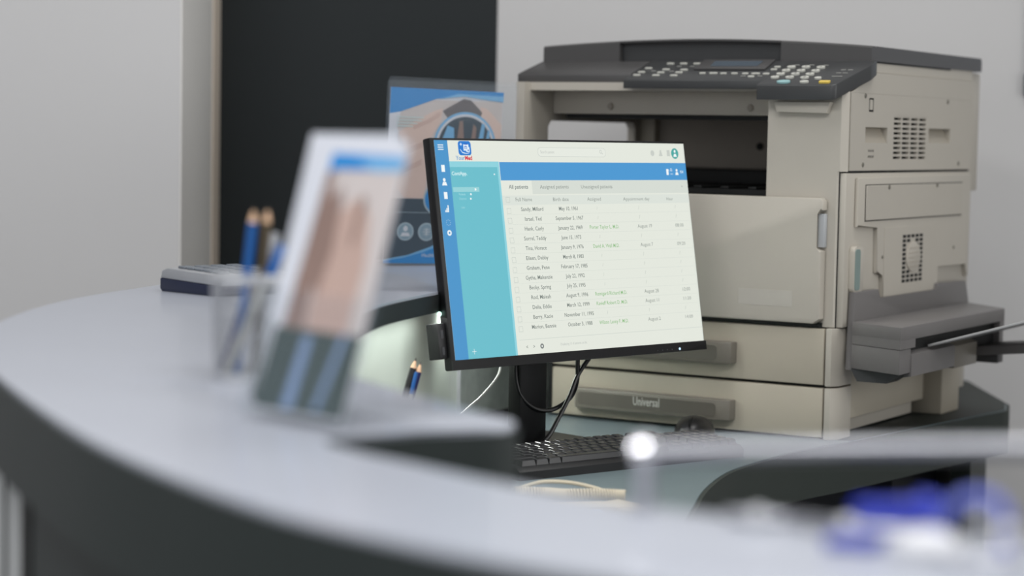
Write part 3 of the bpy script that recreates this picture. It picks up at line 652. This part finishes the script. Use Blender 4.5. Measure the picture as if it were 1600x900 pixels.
for r in range(6):
    for cI in range(3):
        if r in (1, 2) and (r == 2 or cI != 1): continue
        key(.296 + .012 + cI * U1, .018 + r * .0192 + (.003 if r == 5 else 0), U1 - .0014)
    for cI in range(4 if r < 5 else 0): key(.3625 + .004 + cI * .0177, .018 + r * .0192, .0163)

# mouse
ms = thing('computer_mouse', 'black rounded computer mouse beside the keyboard in front of the copier', 'mouse', (.30, 3.462, .79), math.radians(75))
bm = new(); n = 20
bmesh.ops.create_uvsphere(bm, u_segments=24, v_segments=14, radius=1)
for v in bm.verts:
    z = max(0, v.co.z); s = 1 if v.co.z > 0 else 1
    v.co = Vector((v.co.x * .052, v.co.y * (.033 + .004 * v.co.x), (z ** .8) * .034 + (0 if v.co.z > 0 else 0)))
bmesh.ops.remove_doubles(bm, verts=bm.verts, dist=.0002)
part('shell', bm, M('mouse_black', (22, 22, 24), .32), ms)
bm = new(); box(bm, -.045, .0, -.0006, .0006, .022, .0335, .0002); part('button_seam', bm, slot_m, ms)

# telephone handset + coiled cord + note on the desk
hs = thing('telephone_handset', 'cream telephone handset lying on the desk behind the counter edge', 'telephone', (.085, 2.72, .79), math.radians(10))
bm = new(); prism(bm, [(-.09, 0), (-.09, .016), (-.05, .018), (-.03, .015), (.04, .015), (.06, .018), (.088, .012), (.088, 0)], -.02, .02, 'y', bev=.006, seg=3); part('grip', bm, cream_m, hs)
for x in (-.07, .07):
    bm = new(); lathe(bm, [(0, 0), (.021, 0), (.023, .004), (.019, .014), (0, .014)], 24, Matrix.Translation((x, -.028, .0))); part('ear_cup', bm, cream_m, hs)
cc = thing('coiled_cord', 'cream coiled telephone cord on the desk in front of the keyboard', 'cord', (.04, 2.86, .79))
p = catmull([(-.03, -.02, .009), (.01, -.028, .0095), (.035, -.033, .009), (.08, -.034, .010), (.115, -.036, .009)], 30); pts = []
m_ = len(p)
for i in range(m_ * 6):
    t = i / (m_ * 6 - 1) * (m_ - 1); i0 = min(int(t), m_ - 2); c_ = p[i0].lerp(p[i0 + 1], t - i0); a = 2 * PI * i / 16
    pts.append(c_ + Vector((0, math.cos(a) * .0062, math.sin(a) * .0062)))
bm = new(); tube(bm, pts, .0017, 6); part('coil', bm, cream_m, cc)
bm = new(); tube(bm, catmull([(-.04, .01, .003), (-.015, .0, .014), (.01, -.008, .021), (.045, -.012, .0205), (.08, -.018, .014), (.108, -.02, .004)], 8), .0026, 8); part('straight_lead', bm, cream_m, cc)
pd = thing('note_pad', 'small pale blue note pad just behind the counter edge', 'note pad', (.10, 2.66, .79), math.radians(12))
bm = new(); box(bm, -.02, .025, -.03, .03, 0, .014, .001); part('pages', bm, paper_m, pd)
bm = new(); box(bm, -.018, .023, -.028, .028, .0142, .0146); part('cover', bm, note_m, pd)

# ================================================================ pencils and cups
def pencil(name, base, tip, r, mat, label, group=None, wood=True, flip=False):
    base, tip = Vector(base), Vector(tip); L = (tip - base).length; d = (tip - base).normalized()
    o = thing(name, label, 'pencil' if wood else 'pen', tuple(base), 0, group); o.rotation_mode = 'QUATERNION'; o.rotation_quaternion = d.to_track_quat('Z', 'Y')
    if wood:
        bm = new(); lathe(bm, [(0, 0), (r, 0), (r, L - .014), (0, L - .014)], 6); obj('barrel', bm, mat, o)
        bm = new(); lathe(bm, [(r * .97, L - .0139), (r * .32, L - .004), (0, L - .004)], 12); obj('sharpened_wood', bm, wood_m, o, True)
        bm = new(); lathe(bm, [(r * .32, L - .0039), (.0002, L), (0, L)], 10); obj('lead', bm, lead_m, o, True)
    else:
        bm = new(); lathe(bm, [(0, 0), (r * .5, 0), (r, .012), (r, L - .03), (0, L - .03)], 14); obj('barrel', bm, wcable_m, o, True)
        bm = new(); lathe(bm, [(r * 1.1, L - .0299), (r * 1.1, L - .004), (r * .8, L), (0, L)], 14); obj('cap', bm, mat, o, True)
        bm = new(); box(bm, r * .9, r * 1.6, -.0015, .0015, L - .03, L - .002, .0004); obj('clip', bm, mat, o)
    return o
def group_up(group, start):
    for o_ in COL.objects:
        if o_.parent is None and o_.get('category') in ('pencil', 'pen', 'leaflet') and not o_.get('group') and o_.location.y > start[0] and o_.location.y < start[1]: o_['group'] = group
def cup(label, loc, r0, r1, h, mat):
    o = thing('pencil_cup', label, 'cup', loc)
    bm = new(); lathe(bm, [(0, 0), (r0, 0), (r0 + .001, .008), (r0 - .001, .0082), (0, .0018)], 40); obj('base', bm, mat, o, True)
    bm = new(); lathe(bm, [(r1 + .0014, h - .008), (r1 + .0018, h - .001), (r1, h), (r1 - .0016, h - .001), (r1 - .0014, h - .008)], 40); obj('rim', bm, mat, o, True)
    # woven wire wall: two families of slanting wires
    bm = new(); N = 34
    for s in (1, -1):
        for i in range(N):
            a0 = 2 * PI * i / N; pts = []
            for j in range(7):
                t = j / 6; a = a0 + s * t * .9; r = r0 + (r1 - r0) * t; pts.append((r * math.cos(a), r * math.sin(a), .007 + (h - .011) * t))
            tube(bm, pts, .00055, 3, cap=False)
    obj('wire_mesh', bm, mat, o, kind='stuff')
    return o
cx, cy = -.2365, 1.925
cup('grey wire mesh pencil cup on the pale counter top', (cx, cy, 1.05), .0305, .0335, .096, mesh_m)
pencil('pencil', (cx - .012, cy + .004, 1.0525), (cx + .0045, cy - .004, 1.206), .0040, blue_m, 'blue pencil standing in the mesh cup, tip up')
pencil('pencil', (cx + .004, cy + .012, 1.0525), (cx + .0155, cy + .006, 1.206), .0040, brown_m, 'dark brown pencil beside the blue one in the mesh cup')
pencil('pen', (cx - .022, cy - .004, 1.0525), (cx + .030, cy + .004, 1.172), .0042, blue_m, 'grey pen with blue cap leaning right in the mesh cup', wood=False)
pencil('pen', (cx - .019, cy + .012, 1.0525), (cx + .022, cy + .013, 1.182), .0042, mesh_m, 'grey metal pen leaning right in the mesh cup', wood=False)
pencil('pencil', (cx - .026, cy + .006, 1.0525), (cx + .0, cy + .024, 1.14), .0038, navyp_m, 'short dark pencil low in the mesh cup')

# pencils rising from behind the counter edge
ph = thing('pencil_holder', 'dark cup on the lower desk that holds the sharpened pencils', 'cup', (-.1555, 2.868, .79))
bm = new(); lathe(bm, [(0, 0), (.029, 0), (.031, .085), (.0285, .085), (.0265, .004), (0, .004)], 32); part('cup_wall', bm, bk_m, ph)
pencil('pencil', (-.174, 2.866, .796), (-.128, 2.885, .971), .0046, blackp_m, 'black pencil with sharp tip rising behind the counter, left of the monitor')
pencil('pencil', (-.166, 2.876, .796), (-.1213, 2.889, .9655), .0046, navyp_m, 'navy pencil next to the black pencil left of the monitor')
pencil('pen', (-.160, 2.860, .796), (-.1268, 2.872, .9535), .0024, blue_m, 'thin pen with bright blue cap beside the navy pencil', wood=False)

# ================================================================ calculator
ca = thing('desk_calculator', 'silver and navy desk calculator on the far left of the counter', 'calculator', (-.488, 2.962, 1.05), math.radians(-44))
bm = new(); prism(bm, [(0, .004), (.004, .0), (.13, .0), (.134, .004), (.134, .014), (0, .018)], 0, .20, 'y', bev=.002); part('lower_case', bm, navy_m, ca)
bm = new(); prism(bm, [(0, .0182), (.134, .0142), (.133, .026), (.120, .029), (.015, .0325), (.003, .0285)], .001, .199, 'y', bev=.002); part('upper_case', bm, silver_m, ca)
CT = Matrix.Translation((.015, 0, .0327)) @ Matrix.Rotation(math.radians(1.9), 4, 'Y')
bm = new(); box(bm, .008, .095, .135, .185, 0, .0015, .0005, T=CT); part('display_window', bm, lcd_m, ca)
for i in range(5):
    for j in range(4):
        bm = new(); box(bm, .006 + i * .019, .021 + i * .019, .015 + j * .028, .034 + j * .028, 0, .003, .0008, 1, T=CT); obj('key', bm, frame_m, ca)
bm = new(); box(bm, .01, .12, .02, .18, -.0, .001); bm.free()
bm = new(); box(bm, .006, .018, .006, .018, 0, .0) if False else None; bm.free()

# ================================================================ brochure display (back)
def leafT(P, yaw, tilt, roll):
    A = Vector((math.cos(yaw), math.sin(yaw), 0)); n = Vector((math.sin(yaw), -math.cos(yaw), 0)); B = Vector((0, 0, math.cos(tilt))) - n * math.sin(tilt)
    A2 = A * math.cos(roll) + B * math.sin(roll); B2 = B * math.cos(roll) - A * math.sin(roll); N = A2.cross(B2)
    return Matrix(((A2.x, B2.x, N.x, P[0]), (A2.y, B2.y, N.y, P[1]), (A2.z, B2.z, N.z, P[2]), (0, 0, 0, 1)))
G = leafT((-.12, 3.65, 1.2005), .457, -.04, -.022)
bp_ = thing('brochure_stand', 'clear acrylic stand holding an A4 medical brochure on the far counter', 'brochure stand', (-.12, 3.66, 1.05))
Gl = Matrix.Translation((.12, -3.66, -1.05)) @ G
def flat(name, polys, mat, par, T, h, th=.0002):
    bm = new()
    for q_ in polys: prism(bm, [(x / 1000, y / 1000) for x, y in q_], h, h + th, 'z', T=T)
    return obj(name, bm, mat, par)
def E_(cx, cy, rx, ry, n=28): return ell(cx, cy, rx, ry, n)
bm = new(); prism(bm, rrect(-.110, .131, -.1485, .166, .004), .0030, .0050, 'z', T=Gl); obj('front_sheet', bm, acr_m, bp_)
bm = new(); prism(bm, rrect(-.110, .131, -.1485, .160, .004), -.0030, -.0010, 'z', T=Gl)
obj('back_sheet', bm, acr_m, bp_)
bm = new(); box(bm, -.10, .12, -.022, .075, 0.0, .003, .001, T=Matrix.Rotation(.457, 4, 'Z')); obj('stand_foot', bm, acr_m, bp_)
br = thing('brochure', 'A4 brochure with blue header and hands photo inside the acrylic stand', 'brochure', (-.12, 3.66, 1.0525))
Gb = Matrix.Translation((.12, -3.66, -1.0525)) @ G
bm = new(); prism(bm, [(-.105, -.1465), (.105, -.1465), (.105, .148), (-.105, .148)], -.0004, .0004, 'z', T=Gb); obj('sheet', bm, paper_m, br)
flat('photo_area', [[(-104, 128), (104, 132), (104, -38), (-104, -38)]], p_photo, br, Gb, .0005)
flat('blue_header', [[(-105, 148), (105, 148), (105, 134), (60, 136), (20, 139), (-20, 132), (-55, 119), (-85, 108), (-105, 104)]], p_blue, br, Gb, .0009)
flat('pale_wave', [[(105, 141), (105, 131), (70, 134), (30, 138), (0, 134), (-20, 131), (20, 142)]], p_lblue, br, Gb, .0012)
flat('white_corner', [[(-105, 104), (-85, 108), (-90, 80), (-78, 50), (-95, -38), (-105, -38)]], paper_m, br, Gb, .0008)
flat('left_hand', [[(-8, 117), (-22, 112), (-60, 92), (-88, 72), (-92, 20), (-88, -20), (-72, -37), (-36, -37), (-30, 0), (-38, 40), (-25, 70), (-10, 96)]], p_pale, br, Gb, .0008)
flat('left_fingers', [[(-12, 112), (-34, 98), (-62, 84), (-60, 78), (-32, 90), (-12, 102)], [(-40, 60), (-80, 42), (-78, 34), (-40, 50)], [(-42, 30), (-82, 10), (-80, 2), (-42, 20)]], M('print_finger_line', (194, 168, 158), .4), br, Gb, .0011)
flat('phone_in_photo', [[(-8, 112), (30, 134), (44, 132), (66, 112), (60, 96), (30, 112), (2, 100)]], p_phone, br, Gb, .0011)
flat('right_hand', [[(62, 122), (76, 118), (104, 92), (104, 20), (88, 30), (80, 70), (64, 104)]], p_pale, br, Gb, .0008)
flat('circle_ring', [E_(36, 55, 58, 57, 40)], p_lblue, br, Gb, .0013); flat('circle_white', [E_(36, 55, 54, 53, 40)], paper_m, br, Gb, .0016); flat('circle_scene', [E_(36, 55, 50, 49, 40)], p_dark, br, Gb, .0019)
flat('scene_shapes', [[(-8, 60), (2, 88), (14, 84), (16, 50)], [(58, 50), (66, 94), (72, 92), (68, 50)], [(74, 60), (78, 84), (82, 80), (80, 56)]], p_lblue, br, Gb, .0022)
flat('scene_figures', [[(18, 40), (24, 96), (30, 97), (34, 60)], [(44, 40), (50, 92), (56, 86), (54, 40)]], p_skin2, br, Gb, .0022)
flat('text_lines', [[(-92, y), (-92 + w, y), (-92 + w, y + 1.6), (-92, y + 1.6)] for y, w in ((98, 50), (93, 46), (88, 38), (83, 30))], M('print_pale_green', (186, 206, 206), .4), br, Gb, .0014)
flat('dark_band', [[(-105, -38), (105, -38), (105, -148), (-105, -148)]], p_dark, br, Gb, .0006)
flat('thin_line', [[(-100, -61), (100, -61), (100, -61.8), (-100, -61.8)]], p_icon, br, Gb, .0010)
flat('icon_disc', [E_(-9, -38, 27, 27)], p_icon, br, Gb, .0012); flat('icon_disc', [E_(-9, -38, 24, 24)], p_blue, br, Gb, .0015)
for x in (-66, -27):
    flat('icon_disc', [E_(x, -94, 15.5, 15.5)], p_icon, br, Gb, .0010)
    flat('icon_ring', [E_(x, -94, 13, 13)], M('print_icon_mid_%d' % -x, (128, 152, 166), .4), br, Gb, .0013)
flat('icon_person', [E_(-66, -89, 4.2, 4.8, 14), [(-75, -102), (-57, -102), (-60, -96), (-72, -96)]], paper_m, br, Gb, .0016)
flat('icon_globe', [E_(-27, -94, 8, .7, 12), E_(-27, -94, .8, 8, 12), E_(-27, -90, 6.5, .6, 12), E_(-27, -98, 6.5, .6, 12)], paper_m, br, Gb, .0016)
flat('white_swoosh', [[(-105, -142), (-60, -134), (-20, -120), (10, -106), (105, -80), (105, -90), (10, -112), (-30, -128), (-70, -139), (-105, -144)]], p_lblue, br, Gb, .0010)
flat('blue_swoosh', [[(-105, -144), (-70, -139), (-30, -128), (10, -112), (105, -90), (105, -148), (-105, -148)]], p_blue, br, Gb, .0010)
bm = new(); text(bm, 'Health', -.022, -.134, .009, h=.0014, T=Gb); obj('lettering', bm, paper_m, br)

# ================================================================ leaflets in the front holder
F1 = leafT((-.145, 1.659, 1.167), -.7, .3, -.016)
fh = thing('leaflet_holder', 'clear acrylic leaflet holder leaning back on the near counter', 'leaflet holder', (-.17, 1.665, 1.05))
Hl = Matrix.Translation((.17, -1.665, -1.05)) @ F1
bm = new(); box(bm, -.052, .055, -.1175, -.02, .006, .008, T=Hl); box(bm, -.052, .0505, -.1175, .085, -.012, -.010, T=Hl); box(bm, -.052, -.050, -.1175, -.02, -.010, .006, T=Hl); box(bm, .053, .055, -.1175, -.02, -.010, .006, T=Hl); box(bm, -.052, .055, -.1195, -.1175, -.012, .008, T=Hl)
obj('pocket', bm, acr_m, fh)
bm = new(); prism(bm, [(.0, 0), (.0, .003), (.085, .003), (.085, 0)], -.05, .05, 'x', T=Matrix.Rotation(-.7, 4, 'Z')); obj('foot', bm, acr_m, fh)
def leaflet(dx, dy, rot, h, label, prints=True):
    T = Matrix.Translation((.17, -1.665, -1.0525)) @ F1 @ Matrix.Translation((dx, dy, h)) @ Matrix.Rotation(rot, 4, 'Z')
    o = thing('leaflet', label, 'leaflet', (-.17, 1.665, 1.0525))
    bm = new(); box(bm, -.049, .0495, -.112, .108, -.0006, .0006, T=T); obj('sheet', bm, paper_m, o)
    if prints:
        flat('blue_header', [[(-30, 97), (49, 97), (49, 86), (10, 84), (-30, 82)]], p_blue, o, T, .0008)
        flat('pale_wave', [[(0, 93), (49, 95), (49, 86), (20, 84)]], p_lblue, o, T, .0011)
        flat('dark_spine', [[(-31, 82), (-22, 82), (-18, 20), (-14, -45), (-38, -45), (-34, 20)]], p_skin2, o, T, .0008)
        flat('photo', [[(-22, 84), (49, 86), (49, -45), (-14, -45), (-18, 20)]], p_photo, o, T, .0008)
        flat('hand', [[(-16, 40), (8, 62), (26, 50), (34, 10), (32, -45), (-12, -45)]], p_skin, o, T, .0011)
        flat('hand_shade', [[(-20, 60), (-8, 70), (-4, 20), (-10, -20), (-20, 0)], [(14, 66), (20, 60), (16, 20), (12, 30)]], p_skin2, o, T, .0014)
        flat('dark_band', [[(-45, -45), (49, -45), (49, -110), (-49, -110)]], p_green, o, T, .0008)
        flat('blue_side', [[(-12, -50), (-2, -50), (-6, -108), (-18, -108)], [(28, -46), (34, -46), (22, -106), (16, -106)]], M('print_side_blue', (120, 142, 176), .4), o, T, .0011)
    return o
leaflet(-.0045, .004, .015, -.0045, 'rear white leaflet sticking out left of the front one')
bm = None
leaflet(.009, -.003, -.01, .0015, 'front leaflet with blue header and skin-toned photo in the near holder')

# ================================================================ rail and stethoscope in the foreground
rl = thing('desk_rail', 'low shiny steel rail along the near counter edge', 'rail', (.0825, 1.287, 1.05))
bm = new(); tube(bm, [(0, 0, .035), (.11, -.002, .0385), (.22, -.02, .044), (.33, -.05, .047)], .0058, 14); part('rail_bar', bm, metal_m, rl)
bm = new(); tube(bm, [(0, 0, 0), (0, 0, .03)], .0062, 16); lathe(bm, [(0, 0), (.010, 0), (.010, .002), (0, .002)], 20); part('post', bm, metal_m, rl)
bm = new(); tube(bm, [(.315, -.05, -.0), (.315, -.05, .042)], .0062, 16); part('post', bm, metal_m, rl)
bm = new(); bmesh.ops.create_uvsphere(bm, u_segments=28, v_segments=20, radius=1, matrix=Matrix.Translation((0, 0, .0365)) @ Vector((.14, -.78, .61)).to_track_quat('Z', 'Y').to_matrix().to_4x4() @ Matrix.Diagonal((.0095, .0095, .0036, 1))); part('end_cap', bm, chrome_m, rl)  # disc flattened and tilted so it mirrors the ceiling light as a highlight

st = thing('stethoscope', 'stethoscope with blue tubing and bright steel chest piece in the right foreground', 'stethoscope', (.26, 1.13, 1.05))
def L(x, y, z): return (x - .26, y - 1.13, z - 1.05)
pts = []
for i in range(44):
    a = 2 * PI * i / 20; pts.append(L(.224 + .022 * math.cos(a), 1.222 + .008 * math.sin(a), 1.0545 + .0066 * i / 20))
bm = new(); tube(bm, pts, .0044, 10); part('coiled_tubing', bm, tube_m, st)
bm = new(); tube(bm, catmull([L(.205, 1.17, 1.0545), L(.196, 1.165, 1.0545), L(.186, 1.17, 1.0545), L(.176, 1.168, 1.0545)], 6), .0040, 10)
part('end_tubing', bm, tube_m, st)
bm = new(); tube(bm, catmull([L(.236, 1.165, 1.0545), L(.236, 1.158, 1.066), L(.241, 1.15, 1.079), L(.252, 1.145, 1.085), L(.264, 1.142, 1.081), L(.268, 1.14, 1.07), L(.266, 1.135, 1.0548)], 8), .0036, 10); part('looped_tubing', bm, M('tubing_violet_blue', (96, 106, 190), .35), st)
bm = new(); lathe(bm, [(0, 0), (.018, 0), (.0205, .004), (.020, .009), (.013, .013), (.006, .016), (0, .0165)], 32, Matrix.Translation(L(.228, 1.148, 1.0502))); part('chest_piece', bm, white_m, st)
for p3 in (((.128, 1.243, 1.0545), (.16, 1.235, 1.0545), (.19, 1.205, 1.056)), ((.19, 1.205, 1.056), (.222, 1.185, 1.057), (.246, 1.182, 1.056)), ((.25, 1.13, 1.054), (.27, 1.12, 1.056), (.285, 1.13, 1.058))):
    bm = new(); tube(bm, catmull([L(*q) for q in p3], 8), .0034, 10); part('ear_tube', bm, metal_m, st)
for x, y, z in ((.145, 1.232, 1.0555), (.192, 1.20, 1.0565), (.268, 1.138, 1.066), (.256, 1.148, 1.072), (.238, 1.13, 1.0555)):
    bm = new(); bmesh.ops.create_uvsphere(bm, u_segments=14, v_segments=10, radius=.0056, matrix=Matrix.Translation(L(x, y, z + .0005))); part('ear_tip', bm, white_m, st)
group_up('pencils and pens in the mesh cup', (1.85, 2.0)); group_up('pencils and pen behind the counter edge', (2.7, 2.95)); group_up('leaflets in the near holder', (1.6, 1.7))
